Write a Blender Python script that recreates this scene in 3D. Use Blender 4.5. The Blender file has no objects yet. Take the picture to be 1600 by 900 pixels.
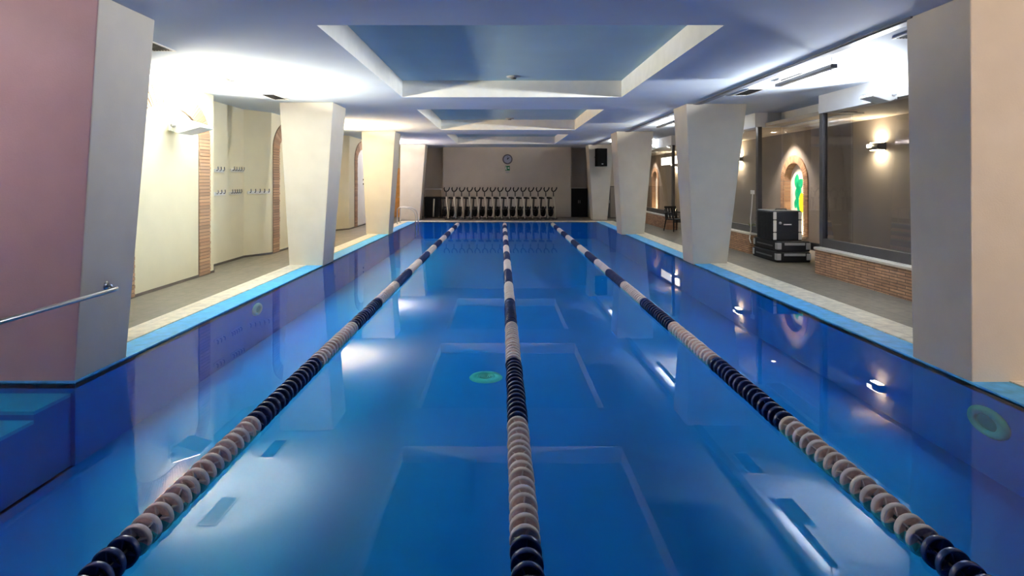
import bpy, bmesh, math, random
from mathutils import Vector, Matrix
random.seed(7)
SC = bpy.context.scene
COL = SC.collection
PI = math.pi

# ------------------------------------------------------------------ camera, world, exposure
cam_d = bpy.data.cameras.new('camera')
cam = bpy.data.objects.new('camera', cam_d); COL.objects.link(cam)
cam.location = (0, 0, 1.85); cam.rotation_euler = (PI/2, 0, 0)
cam_d.sensor_width = 36; cam_d.lens = 20.0
cam_d.shift_x = 0.010; cam_d.shift_y = -0.1044
cam_d.clip_start = 0.05; cam_d.clip_end = 200
SC.camera = cam
SC.view_settings.view_transform = 'Standard'
SC.view_settings.look = 'None'
SC.view_settings.gamma = 1
SC.view_settings.use_curve_mapping = False
SC.view_settings.exposure = 2.25
w = bpy.data.worlds.new('world'); SC.world = w; w.use_nodes = True
w.node_tree.nodes['Background'].inputs[0].default_value = (0.5, 0.6, 0.8, 1)
w.node_tree.nodes['Background'].inputs[1].default_value = 0.02
SC.cycles.max_bounces = 10; SC.cycles.diffuse_bounces = 5; SC.cycles.glossy_bounces = 4
SC.cycles.transparent_max_bounces = 16; SC.cycles.sample_clamp_indirect = 4.0
SC.cycles.caustics_reflective = False; SC.cycles.caustics_refractive = False

# lamp settings: (depth, power, colour) for the wall floods of each bay
FLOOD_L = [(3.1, 11, (1.0, 0.46, 0.52)), (9.9, 250, (1.0, 0.95, 0.76)), (17.5, 190, (1.0, 0.72, 0.40)), (24.7, 100, (1.0, 0.78, 0.68))]
FLOOD_R = [(2.0, 24, (1.0, 0.80, 0.62)), (9.2, 345, (0.90, 0.95, 1.0)), (16.4, 200, (1.0, 0.98, 0.88)), (23.6, 110, (1.0, 0.95, 0.85))]
LINEAR_POWER = 2
SCONCE_POWER = 4
FLOOD_SPREAD = 138
NICHE_SPOT = 85
SPOT_NEAR = 125

# ------------------------------------------------------------------ helpers
def tag(o, label=None, cat=None, group=None, kind=None):
    if label: o['label'] = label
    if cat: o['category'] = cat
    if group: o['group'] = group
    if kind: o['kind'] = kind
    return o

def thing(name, label, cat, loc=(0, 0, 0), rz=0.0, group=None, kind=None):
    o = bpy.data.objects.new(name, None); COL.objects.link(o)
    o.location = loc; o.rotation_euler = (0, 0, rz); o.empty_display_size = 0.1
    return tag(o, label, cat, group, kind)

class MB:
    """collects shapes in one bmesh"""
    def __init__(self): self.bm = bmesh.new(); self.mi = 0
    def face(self, pts, mi=None):
        f = self.bm.faces.new([self.bm.verts.new(p) for p in pts])
        f.material_index = self.mi if mi is None else mi
        return f
    def hexa(self, b, t, mi=None):
        """b, t: four bottom and four top corners in the same order"""
        vb = [self.bm.verts.new(p) for p in b]; vt = [self.bm.verts.new(p) for p in t]
        fs = [self.bm.faces.new(vb[::-1]), self.bm.faces.new(vt)]
        for i in range(4):
            j = (i+1) % 4
            fs.append(self.bm.faces.new((vb[i], vb[j], vt[j], vt[i])))
        for f in fs: f.material_index = self.mi if mi is None else mi
        return fs
    def box(self, x0, x1, y0, y1, z0, z1, mi=None):
        b = [(x0, y0, z0), (x1, y0, z0), (x1, y1, z0), (x0, y1, z0)]
        t = [(p[0], p[1], z1) for p in b]
        return self.hexa(b, t, mi)
    def prism(self, pts2, axis, a0, a1, mi=None):
        """polygon pts2 extruded along axis; for x: (y,z), y: (x,z), z: (x,y)"""
        def P(p, a): return {'x': (a, p[0], p[1]), 'y': (p[0], a, p[1]), 'z': (p[0], p[1], a)}[axis]
        v0 = [self.bm.verts.new(P(p, a0)) for p in pts2]; v1 = [self.bm.verts.new(P(p, a1)) for p in pts2]
        fs = [self.bm.faces.new(v0), self.bm.faces.new(v1[::-1])]
        n = len(pts2)
        for i in range(n):
            j = (i+1) % n
            fs.append(self.bm.faces.new((v0[j], v0[i], v1[i], v1[j])))
        for f in fs: f.material_index = self.mi if mi is None else mi
    def tube(self, pts, r, n=10, mi=None, closed=False):
        pts = [Vector(p) for p in pts]; rings = []; m = len(pts)
        up = None
        for i, p in enumerate(pts):
            if closed: d = pts[(i+1) % m] - pts[i-1]
            else: d = pts[min(i+1, m-1)] - pts[max(i-1, 0)]
            d.normalize()
            if up is None:
                up = d.orthogonal().normalized()
            else:
                up = (up - d*up.dot(d))
                up = up.normalized() if up.length > 1e-6 else d.orthogonal().normalized()
            sd = d.cross(up)
            rr = r[i] if isinstance(r, (list, tuple)) else r
            rings.append([self.bm.verts.new(p + (up*math.cos(2*PI*k/n) + sd*math.sin(2*PI*k/n))*rr) for k in range(n)])
        k_ = self.mi if mi is None else mi
        for i in range(m if closed else m-1):
            a, b = rings[i], rings[(i+1) % m]
            for k in range(n):
                f = self.bm.faces.new((a[k], a[(k+1) % n], b[(k+1) % n], b[k])); f.material_index = k_; f.smooth = True
        if not closed:
            f = self.bm.faces.new(rings[0][::-1]); f.material_index = k_
            f = self.bm.faces.new(rings[-1]); f.material_index = k_
    def lathe(self, prof, axis='z', c=(0, 0, 0), n=24, mi=None, smooth=True):
        """prof: (radius, height) list; closed to the axis at the ends when radius is 0. mi may be a list per segment"""
        rings = []
        for (r, h) in prof:
            ring = []
            if r < 1e-7:
                ring = [self.bm.verts.new(self._ax(axis, 0, 0, h, c))]
            else:
                for k in range(n):
                    a = 2*PI*k/n
                    ring.append(self.bm.verts.new(self._ax(axis, r*math.cos(a), r*math.sin(a), h, c)))
            rings.append(ring)
        for i in range(len(rings)-1):
            a, b = rings[i], rings[i+1]
            k_ = (mi[i] if isinstance(mi, (list, tuple)) else (self.mi if mi is None else mi))
            for k in range(n):
                j = (k+1) % n
                if len(a) == 1 and len(b) == 1: continue
                if len(a) == 1: f = self.bm.faces.new((a[0], b[j], b[k]))
                elif len(b) == 1: f = self.bm.faces.new((a[k], a[j], b[0]))
                else: f = self.bm.faces.new((a[k], a[j], b[j], b[k]))
                f.material_index = k_; f.smooth = smooth
    def _ax(self, axis, u, v, h, c):
        p = {'z': (u, v, h), 'y': (u, h, v), 'x': (h, u, v)}[axis]
        return (p[0]+c[0], p[1]+c[1], p[2]+c[2])
    def mesh(self, name, mats):
        bmesh.ops.recalc_face_normals(self.bm, faces=self.bm.faces[:])
        me = bpy.data.meshes.new(name); self.bm.to_mesh(me); self.bm.free()
        for m in (mats if isinstance(mats, (list, tuple)) else [mats]): me.materials.append(m)
        return me
    def build(self, name, mats, parent=None, bevel=0.0, seg=2, loc=None, angle=40):
        o = bpy.data.objects.new(name, self.mesh(name, mats)); COL.objects.link(o)
        if parent: o.parent = parent
        if loc: o.location = loc
        if bevel:
            m = o.modifiers.new('bevel', 'BEVEL'); m.width = bevel; m.segments = seg; m.limit_method = 'ANGLE'
            m.angle_limit = math.radians(angle)
        return o

def copy_tree(o, parent=None):
    c = o.copy(); COL.objects.link(c)
    if parent: c.parent = parent
    for ch in o.children: copy_tree(ch, c)
    return c

# ------------------------------------------------------------------ materials
MATS = {}
def mat(name, col, rough=0.6, metal=0.0, noise=0.0, scale=3.0, bump=0.0, bscale=40.0, emit=None, estr=0.0, spec=0.5, trans=0.0):
    m = bpy.data.materials.new(name); m.use_nodes = True
    nt = m.node_tree; N = nt.nodes; L = nt.links; b = N['Principled BSDF']
    b.inputs['Base Color'].default_value = (*col, 1); b.inputs['Roughness'].default_value = rough
    b.inputs['Metallic'].default_value = metal; b.inputs['Specular IOR Level'].default_value = spec
    tc = N.new('ShaderNodeTexCoord')
    if noise:
        n1 = N.new('ShaderNodeTexNoise'); n1.inputs['Scale'].default_value = scale; n1.inputs['Detail'].default_value = 6
        L.new(tc.outputs['Object'], n1.inputs['Vector'])
        mr = N.new('ShaderNodeMapRange'); mr.inputs[1].default_value = 0.3; mr.inputs[2].default_value = 0.7
        mr.inputs[3].default_value = 1-noise; mr.inputs[4].default_value = 1+noise
        L.new(n1.outputs['Fac'], mr.inputs[0])
        mx = N.new('ShaderNodeVectorMath'); mx.operation = 'SCALE'; mx.inputs[0].default_value = col
        L.new(mr.outputs[0], mx.inputs['Scale']); L.new(mx.outputs[0], b.inputs['Base Color'])
    if bump:
        n2 = N.new('ShaderNodeTexNoise'); n2.inputs['Scale'].default_value = bscale; n2.inputs['Detail'].default_value = 4
        L.new(tc.outputs['Object'], n2.inputs['Vector'])
        bp = N.new('ShaderNodeBump'); bp.inputs['Strength'].default_value = bump; bp.inputs['Distance'].default_value = 0.01
        L.new(n2.outputs['Fac'], bp.inputs['Height']); L.new(bp.outputs[0], b.inputs['Normal'])
    if emit:
        b.inputs['Emission Color'].default_value = (*emit, 1); b.inputs['Emission Strength'].default_value = estr
    MATS[name] = m
    return m

def brick_mat(name, c1, c2, mortar, w, h, ms, axes=('Y', 'Z'), rough=0.75, bump=0.6, offset=0.5, spec=0.4, var=0.18):
    m = bpy.data.materials.new(name); m.use_nodes = True
    nt = m.node_tree; N = nt.nodes; L = nt.links; b = N['Principled BSDF']
    b.inputs['Roughness'].default_value = rough; b.inputs['Specular IOR Level'].default_value = spec
    tc = N.new('ShaderNodeTexCoord'); sp = N.new('ShaderNodeSeparateXYZ'); cb = N.new('ShaderNodeCombineXYZ')
    L.new(tc.outputs['Object'], sp.inputs[0])
    if axes[0] == 'XY':
        ad = N.new('ShaderNodeMath'); ad.operation = 'ADD'
        L.new(sp.outputs['X'], ad.inputs[0]); L.new(sp.outputs['Y'], ad.inputs[1]); L.new(ad.outputs[0], cb.inputs[0])
    else: L.new(sp.outputs[axes[0]], cb.inputs[0])
    L.new(sp.outputs[axes[1]], cb.inputs[1])
    br = N.new('ShaderNodeTexBrick'); br.inputs['Color1'].default_value = (*c1, 1); br.inputs['Color2'].default_value = (*c2, 1)
    br.inputs['Mortar'].default_value = (*mortar, 1); br.inputs['Scale'].default_value = 1.0
    br.inputs['Brick Width'].default_value = w; br.inputs['Row Height'].default_value = h; br.inputs['Mortar Size'].default_value = ms
    br.inputs['Mortar Smooth'].default_value = 0.2; br.offset = offset
    L.new(cb.outputs[0], br.inputs['Vector'])
    n1 = N.new('ShaderNodeTexNoise'); n1.inputs['Scale'].default_value = 9; n1.inputs['Detail'].default_value = 5
    L.new(tc.outputs['Object'], n1.inputs['Vector'])
    mr = N.new('ShaderNodeMapRange'); mr.inputs[1].default_value = 0.3; mr.inputs[2].default_value = 0.7
    mr.inputs[3].default_value = 1-var; mr.inputs[4].default_value = 1+var
    L.new(n1.outputs['Fac'], mr.inputs[0])
    mx = N.new('ShaderNodeVectorMath'); mx.operation = 'SCALE'; L.new(br.outputs['Color'], mx.inputs[0]); L.new(mr.outputs[0], mx.inputs['Scale'])
    L.new(mx.outputs[0], b.inputs['Base Color'])
    bp = N.new('ShaderNodeBump'); bp.inputs['Strength'].default_value = bump; bp.inputs['Distance'].default_value = 0.008; bp.invert = True
    L.new(br.outputs['Fac'], bp.inputs['Height']); L.new(bp.outputs[0], b.inputs['Normal'])
    return m

def island_mat(name, cols, rough=0.8):
    m = bpy.data.materials.new(name); m.use_nodes = True
    nt = m.node_tree; N = nt.nodes; L = nt.links; b = N['Principled BSDF']
    b.inputs['Roughness'].default_value = rough
    g = N.new('ShaderNodeNewGeometry'); cr = N.new('ShaderNodeValToRGB')
    cr.color_ramp.elements[0].color = (*cols[0], 1); cr.color_ramp.elements[1].color = (*cols[-1], 1)
    for i, c in enumerate(cols[1:-1]):
        e = cr.color_ramp.elements.new((i+1)/(len(cols)-1)); e.color = (*c, 1)
    L.new(g.outputs['Random Per Island'], cr.inputs[0]); L.new(cr.outputs[0], b.inputs['Base Color'])
    return m

def glass_mat(name, tint, ior=1.5, rough=0.0, bump=False, top=1.0, gain=1.0):
    m = bpy.data.materials.new(name); m.use_nodes = True
    nt = m.node_tree; N = nt.nodes; L = nt.links
    for n in list(N): N.remove(n)
    out = N.new('ShaderNodeOutputMaterial'); mix = N.new('ShaderNodeMixShader')
    tr = N.new('ShaderNodeBsdfTransparent'); tr.inputs[0].default_value = (*tint, 1)
    gl = N.new('ShaderNodeBsdfGlossy'); gl.inputs['Roughness'].default_value = rough; gl.inputs[0].default_value = (1, 1, 1, 1)
    fr = N.new('ShaderNodeFresnel'); fr.inputs['IOR'].default_value = ior
    if bump:
        tc = N.new('ShaderNodeTexCoord'); mp = N.new('ShaderNodeMapping'); mp.inputs['Scale'].default_value = (1.0, 0.6, 1)
        n2 = N.new('ShaderNodeTexNoise'); n2.inputs['Scale'].default_value = 1.6; n2.inputs['Detail'].default_value = 2
        L.new(tc.outputs['Object'], mp.inputs[0]); L.new(mp.outputs[0], n2.inputs['Vector'])
        bp = N.new('ShaderNodeBump'); bp.inputs['Strength'].default_value = 0.03; bp.inputs['Distance'].default_value = 0.02
        L.new(n2.outputs['Fac'], bp.inputs['Height']); L.new(bp.outputs[0], gl.inputs['Normal']); L.new(bp.outputs[0], fr.inputs['Normal'])
    mn = N.new('ShaderNodeMath'); mn.operation = 'MINIMUM'; mn.inputs[1].default_value = top
    fs = N.new('ShaderNodeMath'); fs.operation = 'MULTIPLY'; fs.inputs[1].default_value = gain
    gm = N.new('ShaderNodeNewGeometry'); sb = N.new('ShaderNodeMath'); sb.operation = 'SUBTRACT'; sb.inputs[0].default_value = 1.0
    ml = N.new('ShaderNodeMath'); ml.operation = 'MULTIPLY'
    L.new(gm.outputs['Backfacing'], sb.inputs[1])
    L.new(fr.outputs[0], fs.inputs[0]); L.new(fs.outputs[0], mn.inputs[0]); L.new(mn.outputs[0], ml.inputs[0]); L.new(sb.outputs[0], ml.inputs[1])
    L.new(ml.outputs[0], mix.inputs[0]); L.new(tr.outputs[0], mix.inputs[1]); L.new(gl.outputs[0], mix.inputs[2])
    L.new(mix.outputs[0], out.inputs[0])
    return m

m_ceil = mat('ceiling_paint', (0.62, 0.69, 0.78), 0.8, noise=0.04, scale=1.2)
m_coffer = mat('coffer_panel_teal', (0.38, 0.54, 0.60), 0.8, noise=0.05, scale=1.0)  # teal for the coffer panels; their upright sides are cream
m_cream_edge = mat('coffer_side_cream', (0.80, 0.79, 0.74), 0.8, noise=0.05, scale=4)
m_pillar = mat('pillar_plaster', (0.66, 0.60, 0.50), 0.75, noise=0.04, scale=2.5, bump=0.15, bscale=60)
m_pillar_l = mat('mauve_plaster', (0.54, 0.39, 0.42), 0.75, noise=0.04, scale=2.5, bump=0.15, bscale=60)
m_wall = mat('cream_wall', (0.78, 0.71, 0.51), 0.8, noise=0.03, scale=2, bump=0.1, bscale=50)
m_wall_end = mat('taupe_wall', (0.52, 0.45, 0.37), 0.8, noise=0.04, scale=1.5)
m_wall_dark = mat('brown_wall', (0.26, 0.225, 0.20), 0.75, noise=0.06, scale=2)
m_fascia = mat('fascia_paint', (0.74, 0.76, 0.78), 0.8, noise=0.03)
m_white = mat('white_paint', (0.82, 0.80, 0.76), 0.6, noise=0.02)
m_skirt = mat('skirting_dark', (0.10, 0.08, 0.065), 0.6, noise=0.1)
m_deck = brick_mat('deck_slate', (0.115, 0.102, 0.08), (0.145, 0.128, 0.10), (0.08, 0.07, 0.058), 0.60, 0.30, 0.006, axes=('Y', 'X'), rough=0.5, bump=0.4, spec=0.25)
m_coping = brick_mat('coping_tile', (0.90, 0.82, 0.66), (0.86, 0.78, 0.63), (0.55, 0.50, 0.42), 0.245, 0.30, 0.004, axes=('Y', 'X'), rough=0.4, bump=0.3, offset=0)
m_ledge = brick_mat('ledge_tile', (0.08, 0.46, 0.88), (0.10, 0.50, 0.92), (0.10, 0.42, 0.80), 0.12, 0.12, 0.004, axes=('Y', 'X'), rough=0.45, bump=0.3, offset=0, spec=0.25)
m_basin = brick_mat('pool_lining', (0.0, 0.132, 0.55), (0.0, 0.135, 0.555), (0.0, 0.129, 0.545), 0.25, 0.25, 0.004, axes=('Y', 'X'), rough=0.5, bump=0.1, offset=0, var=0.015)
m_step = mat('step_tile', (0.04, 0.38, 0.72), 0.4, noise=0.05, scale=5)
m_water = glass_mat('pool_water', (0.26, 0.92, 0.97), ior=1.33, rough=0.004, bump=True, top=0.20, gain=0.52)
m_glass = glass_mat('window_glass', (0.90, 0.90, 0.90), ior=1.5)
m_frame = mat('dark_bronze_frame', (0.035, 0.032, 0.035), 0.4, spec=0.4, noise=0.1)
m_brick = brick_mat('low_wall_brick', (0.50, 0.28, 0.16), (0.34, 0.185, 0.11), (0.12, 0.08, 0.055), 0.36, 0.048, 0.007, axes=('XY', 'Z'), rough=0.8, bump=1.0)
m_archbrick = island_mat('arch_brick', [(0.46, 0.26, 0.15), (0.36, 0.20, 0.12), (0.52, 0.32, 0.19), (0.30, 0.18, 0.11), (0.44, 0.27, 0.17)])
m_mortar = mat('mortar', (0.17, 0.12, 0.085), 0.9, noise=0.1)
m_stone = mat('cap_stone', (0.62, 0.58, 0.50), 0.6, noise=0.06)
m_metal = mat('brushed_steel', (0.60, 0.58, 0.56), 0.28, metal=1.0, noise=0.03)
m_black = mat('black_plastic', (0.010, 0.010, 0.012), 0.6, noise=0.1, spec=0.15)
m_speaker = mat('speaker_black', (0.003, 0.003, 0.003), 0.9, noise=0.1, spec=0.05)
m_dark = mat('dark_grey_metal', (0.07, 0.07, 0.075), 0.45, noise=0.1)
m_grey = mat('grey_protector', (0.36, 0.36, 0.37), 0.5, noise=0.08)
m_lampwhite = mat('lamp_white', (0.78, 0.80, 0.76), 0.45, noise=0.02)
m_trunk = mat('trunking_grey', (0.20, 0.21, 0.25), 0.5, noise=0.03)
m_f_white = mat('float_white', (0.95, 0.89, 0.84), 0.35, noise=0.05, scale=30)
m_f_inner = mat('float_inner', (0.93, 0.74, 0.68), 0.3, noise=0.15, scale=40)  # pink tinge of warm reflected light is put into this colour
m_f_navy = mat('float_navy', (0.02, 0.045, 0.17), 0.25, noise=0.2, scale=30)
m_f_navy_in = mat('float_navy_inner', (0.018, 0.032, 0.12), 0.25, noise=0.2, scale=30)
m_cable = mat('steel_cable', (0.35, 0.36, 0.38), 0.4, metal=0.8)
m_bike = mat('bike_steel', (0.60, 0.55, 0.45), 0.4, metal=0.2, noise=0.05)
m_bikeframe = mat('bike_dark_frame', (0.045, 0.04, 0.036), 0.45, noise=0.1)
m_wood = mat('orange_wood', (0.62, 0.30, 0.07), 0.5, noise=0.15, scale=6)
m_green = mat('exit_green', (0.01, 0.16, 0.06), 0.4)
m_clockface = mat('clock_face', (0.30, 0.31, 0.42), 0.4)
m_clockrim = mat('clock_rim', (0.10, 0.085, 0.11), 0.4)
m_lit_white = mat('lit_panel', (0.8, 0.75, 0.6), 0.5, emit=(1.0, 0.86, 0.60), estr=0.16)
m_leaf = mat('glass_leaf_green', (0.02, 0.36, 0.16), 0.25, noise=0.35, scale=7, emit=(0.01, 0.30, 0.13), estr=0.3)
m_fruit = mat('glass_fruit_yellow', (0.85, 0.58, 0.02), 0.25, noise=0.1, emit=(0.9, 0.60, 0.02), estr=0.3)
m_lamp_on = mat('lamp_glow', (1, 1, 1), 0.5, emit=(1.0, 0.97, 0.9), estr=14)
m_tube_on = mat('tube_glow', (1, 1, 1), 0.5, emit=(0.95, 0.97, 1.0), estr=2.5)
m_lamp_warm = mat('lamp_glow_warm', (1, 0.9, 0.7), 0.5, emit=(1.0, 0.84, 0.56), estr=14)
m_window_on = mat('bright_window', (1, 1, 1), 0.5, emit=(1.0, 0.95, 0.86), estr=0.9)
m_drain = mat('pale_green_grate', (0.62, 0.56, 0.48), 0.4, noise=0.08)
m_ring = mat('pale_light_ring', (0.85, 0.52, 0.46), 0.35, noise=0.05)
m_lens = mat('dim_lamp_lens', (0.22, 0.22, 0.24), 0.15)
m_plant = mat('plant_leaf', (0.16, 0.17, 0.05), 0.5, noise=0.2)

# ------------------------------------------------------------------ dimensions
XL, XR = -3.90, 4.28              # water edges
Y0, YE = 0.9, 25.7                # pool ends
ZC = 3.56                         # ceiling
ZCO = 3.90                        # coffer panels
WL, WLR = -5.75, -6.15            # left wall and its recesses
WR, WRR = 6.35, 7.0               # right window wall and its recesses
XB = 8.2                          # back wall of the rooms behind the glass
DZ = -0.75                        # pool bottom
def struct(mb, name, mats, label, cat, bevel=0.0):
    return tag(mb.build(name, mats, None, bevel), label, cat, None, 'structure')

# ------------------------------------------------------------------ pool
b = MB()
b.box(XL-0.3, XR+0.3, Y0-0.3, YE+0.3, DZ-0.2, DZ)
b.box(XL-0.3, XL, 5.2, YE, DZ, 0.0); b.box(XR, XR+0.3, Y0, YE, DZ, 0.0)
b.box(-5.5, XL, Y0-0.3, 5.2, DZ-0.2, DZ); b.box(-5.5, -5.2, Y0, 5.2, DZ, 0.0); b.box(-5.5, XL-0.3, 5.2, 5.5, DZ, 0.0)
b.box(XL-0.3, XR+0.3, YE, YE+0.3, DZ, 0.0); b.box(-5.5, XR+0.3, Y0-0.3, Y0, DZ, 0.0)
struct(b, 'pool_basin', m_basin, 'blue lined pool basin under the water', 'pool')
t = thing('pool_steps', 'light blue submerged steps in front of the mauve pillar', 'steps', (0, 0, 0), kind='structure')
b = MB(); tr = MB()
for i, (ya, yb, z) in enumerate([(4.79, 5.2, -0.09), (4.38, 4.79, -0.165), (3.97, 4.38, -0.25), (3.56, 3.97, -0.34), (3.15, 3.56, -0.44)]):
    b.box(-5.2, -3.94, ya, yb, DZ, z-0.03); tr.box(-5.2, -3.94, ya, yb, z-0.03, z)
b.build('step_body', m_basin, t); tr.build('treads', m_step, t)
b = MB()
b.face([(XL, Y0, 0), (XR, Y0, 0), (XR, YE, 0), (XL, YE, 0)]); b.face([(-5.2, Y0, 0), (XL, Y0, 0), (XL, 5.2, 0), (-5.2, 5.2, 0)])
wt = b.build('pool_water', m_water); tag(wt, 'calm blue water filling the lap pool', 'water', None, 'structure')

LED, COPL, COPR = 0.35, 0.36, 0.47
b = MB()
b.box(XL-LED, XL, 5.2, YE, -0.05, 0.018); b.box(-5.2, XL-LED, 5.2, 5.3, -0.05, 0.018)
b.box(XR, XR+LED, Y0, YE, -0.05, 0.018)
struct(b, 'pool_ledge', m_ledge, 'light blue tiled ledge along both sides of the pool', 'pool ledge', 0.004)
b = MB()
b.box(XL-LED-COPL, XL-LED, 5.3, YE+0.4, -0.05, 0.03); b.box(XR+LED, XR+LED+COPR, Y0, YE+0.4, -0.05, 0.03)
b.box(XL-LED, XR+LED, YE, YE+0.4, -0.05, 0.03); b.box(-5.2, XR+LED, Y0-0.4, Y0, -0.05, 0.03)
struct(b, 'pool_coping', m_coping, 'cream tiled coping around the pool rim', 'pool coping', 0.004)
b = MB()
b.box(-6.6, XL-LED-COPL, 5.3, 31, -0.2, 0.028); b.box(-6.6, -5.2, -4, 5.3, -0.2, 0.028)
b.box(XR+LED+COPR, 7.05, -4, 31, -0.2, 0.028); b.box(XL-LED-COPL, XR+LED+COPR, YE+0.4, 31, -0.2, 0.028)
b.box(-5.2, XR+LED+COPR, -4, Y0-0.4, -0.2, 0.028)
struct(b, 'floor', m_deck, 'grey brown stone tiled deck around the pool', 'floor')
b = MB(); b.box(7.05, 9.2, -4, 33, -0.2, 0.02)
struct(b, 'floor_annex', m_wall_dark, 'dark brown floor of the room behind the glass', 'floor')

# ------------------------------------------------------------------ ceiling with coffers
b = MB()
coff = [(-1.0, 4.4), (6.24, 11.6), (13.57, 19.0), (20.8, 26.2)]
CX0, CX1 = -2.03, 2.44
def slab(x0, x1, y0, y1): b.box(x0, x1, y0, y1, ZC, ZC+0.6, 0)
slab(-6.6, CX0, -4, 31); slab(CX1, 7.1, -4, 31)
ys = -4
for (a, c) in coff + [(31, 31)]:
    slab(CX0, CX1, ys, a); ys = c
for (a, c) in coff: b.box(CX0-0.1, CX1+0.1, a-0.1, c+0.1, ZCO, ZCO+0.2, 1)
b.bm.faces.ensure_lookup_table()
for f in b.bm.faces:                                  # upright sides of the coffers take the cream material
    f.normal_update()
    ce = f.calc_center_median()
    if abs(f.normal.z) < 0.5 and f.material_index == 0 and CX0-0.01 <= ce.x <= CX1+0.01: f.material_index = 2
    if abs(f.normal.z) < 0.5 and (abs(ce.x-CX0) < 0.01 or abs(ce.x-CX1) < 0.01): f.material_index = 2
struct(b, 'ceiling', [m_ceil, m_coffer, m_cream_edge], 'pale blue ceiling with three deep rectangular coffers', 'ceiling')

# ------------------------------------------------------------------ walls
b = MB()
def wl(pts, z0=0.0, z1=ZC, t=0.3):
    for (p, q) in zip(pts[:-1], pts[1:]):
        b.hexa([(p[0], p[1], z0), (p[0]-t, p[1], z0), (q[0]-t, q[1], z0), (q[0], q[1], z0)],
               [(p[0], p[1], z1), (p[0]-t, p[1], z1), (q[0]-t, q[1], z1), (q[0], q[1], z1)])
LW = []
for k in range(-2, 3):
    o = 7.25*k
    LW += [(WL, 14.2+o-0.02), (WL, 18.6+o), (WLR, 18.601+o), (WLR, 20.8+o)]
LW = [p for p in LW if p[1] < 29]
wl(LW)
struct(b, 'wall_left', m_wall, 'cream left wall stepping back between its brick arches', 'wall')
b = MB()
for (p, q) in zip(LW[:-1], LW[1:]):
    if abs(p[1]-q[1]) < 0.01: 
        b.box(min(p[0], q[0]), max(p[0], q[0])+0.012, p[1]-0.012+0.02, p[1]+0.02, 0.028, 0.10); continue
    b.hexa([(p[0], p[1], 0.028), (p[0]+0.012, p[1], 0.028), (q[0]+0.012, q[1], 0.028), (q[0], q[1], 0.028)],
           [(p[0], p[1], 0.075), (p[0]+0.012, p[1], 0.075), (q[0]+0.012, q[1], 0.075), (q[0], q[1], 0.075)])
struct(b, 'baseboard_left', m_skirt, 'thin dark skirting at the foot of the cream left wall', 'baseboard')
b = MB(); b.box(-6.6, 9.2, -4.3, -4, 0, ZC); struct(b, 'wall_near', m_wall_end, 'plain wall behind the near end of the pool', 'wall')
b = MB()
b.box(-2.97, 3.50, 28.7, 31, 0, ZC); b.box(-4.3, -2.97, 29.4, 31, 0, ZC); b.box(3.5, 4.4, 29.5, 31, 0, ZC); b.box(-6.6, -4.3, 30.5, 31, 0, ZC); b.box(4.4, 6.9, 30.5, 31, 0, ZC); b.box(6.6, 6.9, 28.7, 33, 0, ZC); b.box(6.6, 9.2, 32.8, 33, 0, ZC)
struct(b, 'wall_far', m_wall_end, 'taupe far wall projecting behind the row of bikes', 'wall')
b = MB(); b.box(4.40, 6.6, 28.7, 30.5, 0, ZC); struct(b, 'wall_far_right', m_wall_end, 'taupe end wall behind the hanging black speaker', 'wall')
b = MB(); b.box(-6.4, -4.3, 28.7, 30.5, 0, ZC); struct(b, 'wall_far_left', m_wall, 'cream end wall around the orange wooden door', 'wall')

# window wall on the right: fascia above, low brick walls below
RECESS = [(-2.95+7.25*k, 0.0+7.25*k) for k in range(0, 4)]     # recess spans
RECESS = [(11.4-7.25, 14.25-7.25), (11.4, 14.25), (18.65, 21.3), (25.9, 28.7)]
SOLID = [(-4, 4.15), (7.0, 11.4), (14.25, 18.65), (21.3, 25.9)]
b = MB()
for (a, c) in SOLID: b.box(WR, WR+0.25, a, c, 3.2, ZC)
for (a, c) in RECESS: b.box(WRR, WRR+0.25, a-0.02, c+0.02, 3.2, ZC)
for (a, c) in RECESS: b.box(WR+0.25, WRR, a-0.2, a, 3.2, ZC); b.box(WR+0.25, WRR, c, c+0.2, 3.2, ZC)
struct(b, 'wall_right', m_fascia, 'white fascia above the window wall', 'wall')
# annex shell
NICHES = [15.95, 30.4]
NH = 0.52; NZ0, NSP, NTOP = 0.35, 1.84, 2.36
b = MB()
ys = -4
for yc in NICHES + [None]:
    e = 33 if yc is None else yc-NH
    b.box(XB, XB+0.5, ys, e, 0, ZC)
    if yc is None: break
    b.box(XB, XB+0.5, yc-NH, yc+NH, 0, NZ0)
    n = 16
    for i in range(n):
        t0, t1 = PI*i/n, PI*(i+1)/n
        p0 = (yc-NH*math.cos(t0), NSP+NH*math.sin(t0)); p1 = (yc-NH*math.cos(t1), NSP+NH*math.sin(t1))
        b.prism([p0, p1, (p1[0], ZC), (p0[0], ZC)], 'x', XB, XB+0.5)
    ys = yc+NH
struct(b, 'wall_annex', m_wall_dark, 'brown back wall of the room behind the glass, with arched niches', 'wall')
b = MB(); b.box(6.6, XB+0.2, -4, 33, 3.22, 3.3)
struct(b, 'ceiling_annex', m_wall_end, 'low taupe ceiling of the room behind the glass', 'ceiling')

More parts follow.
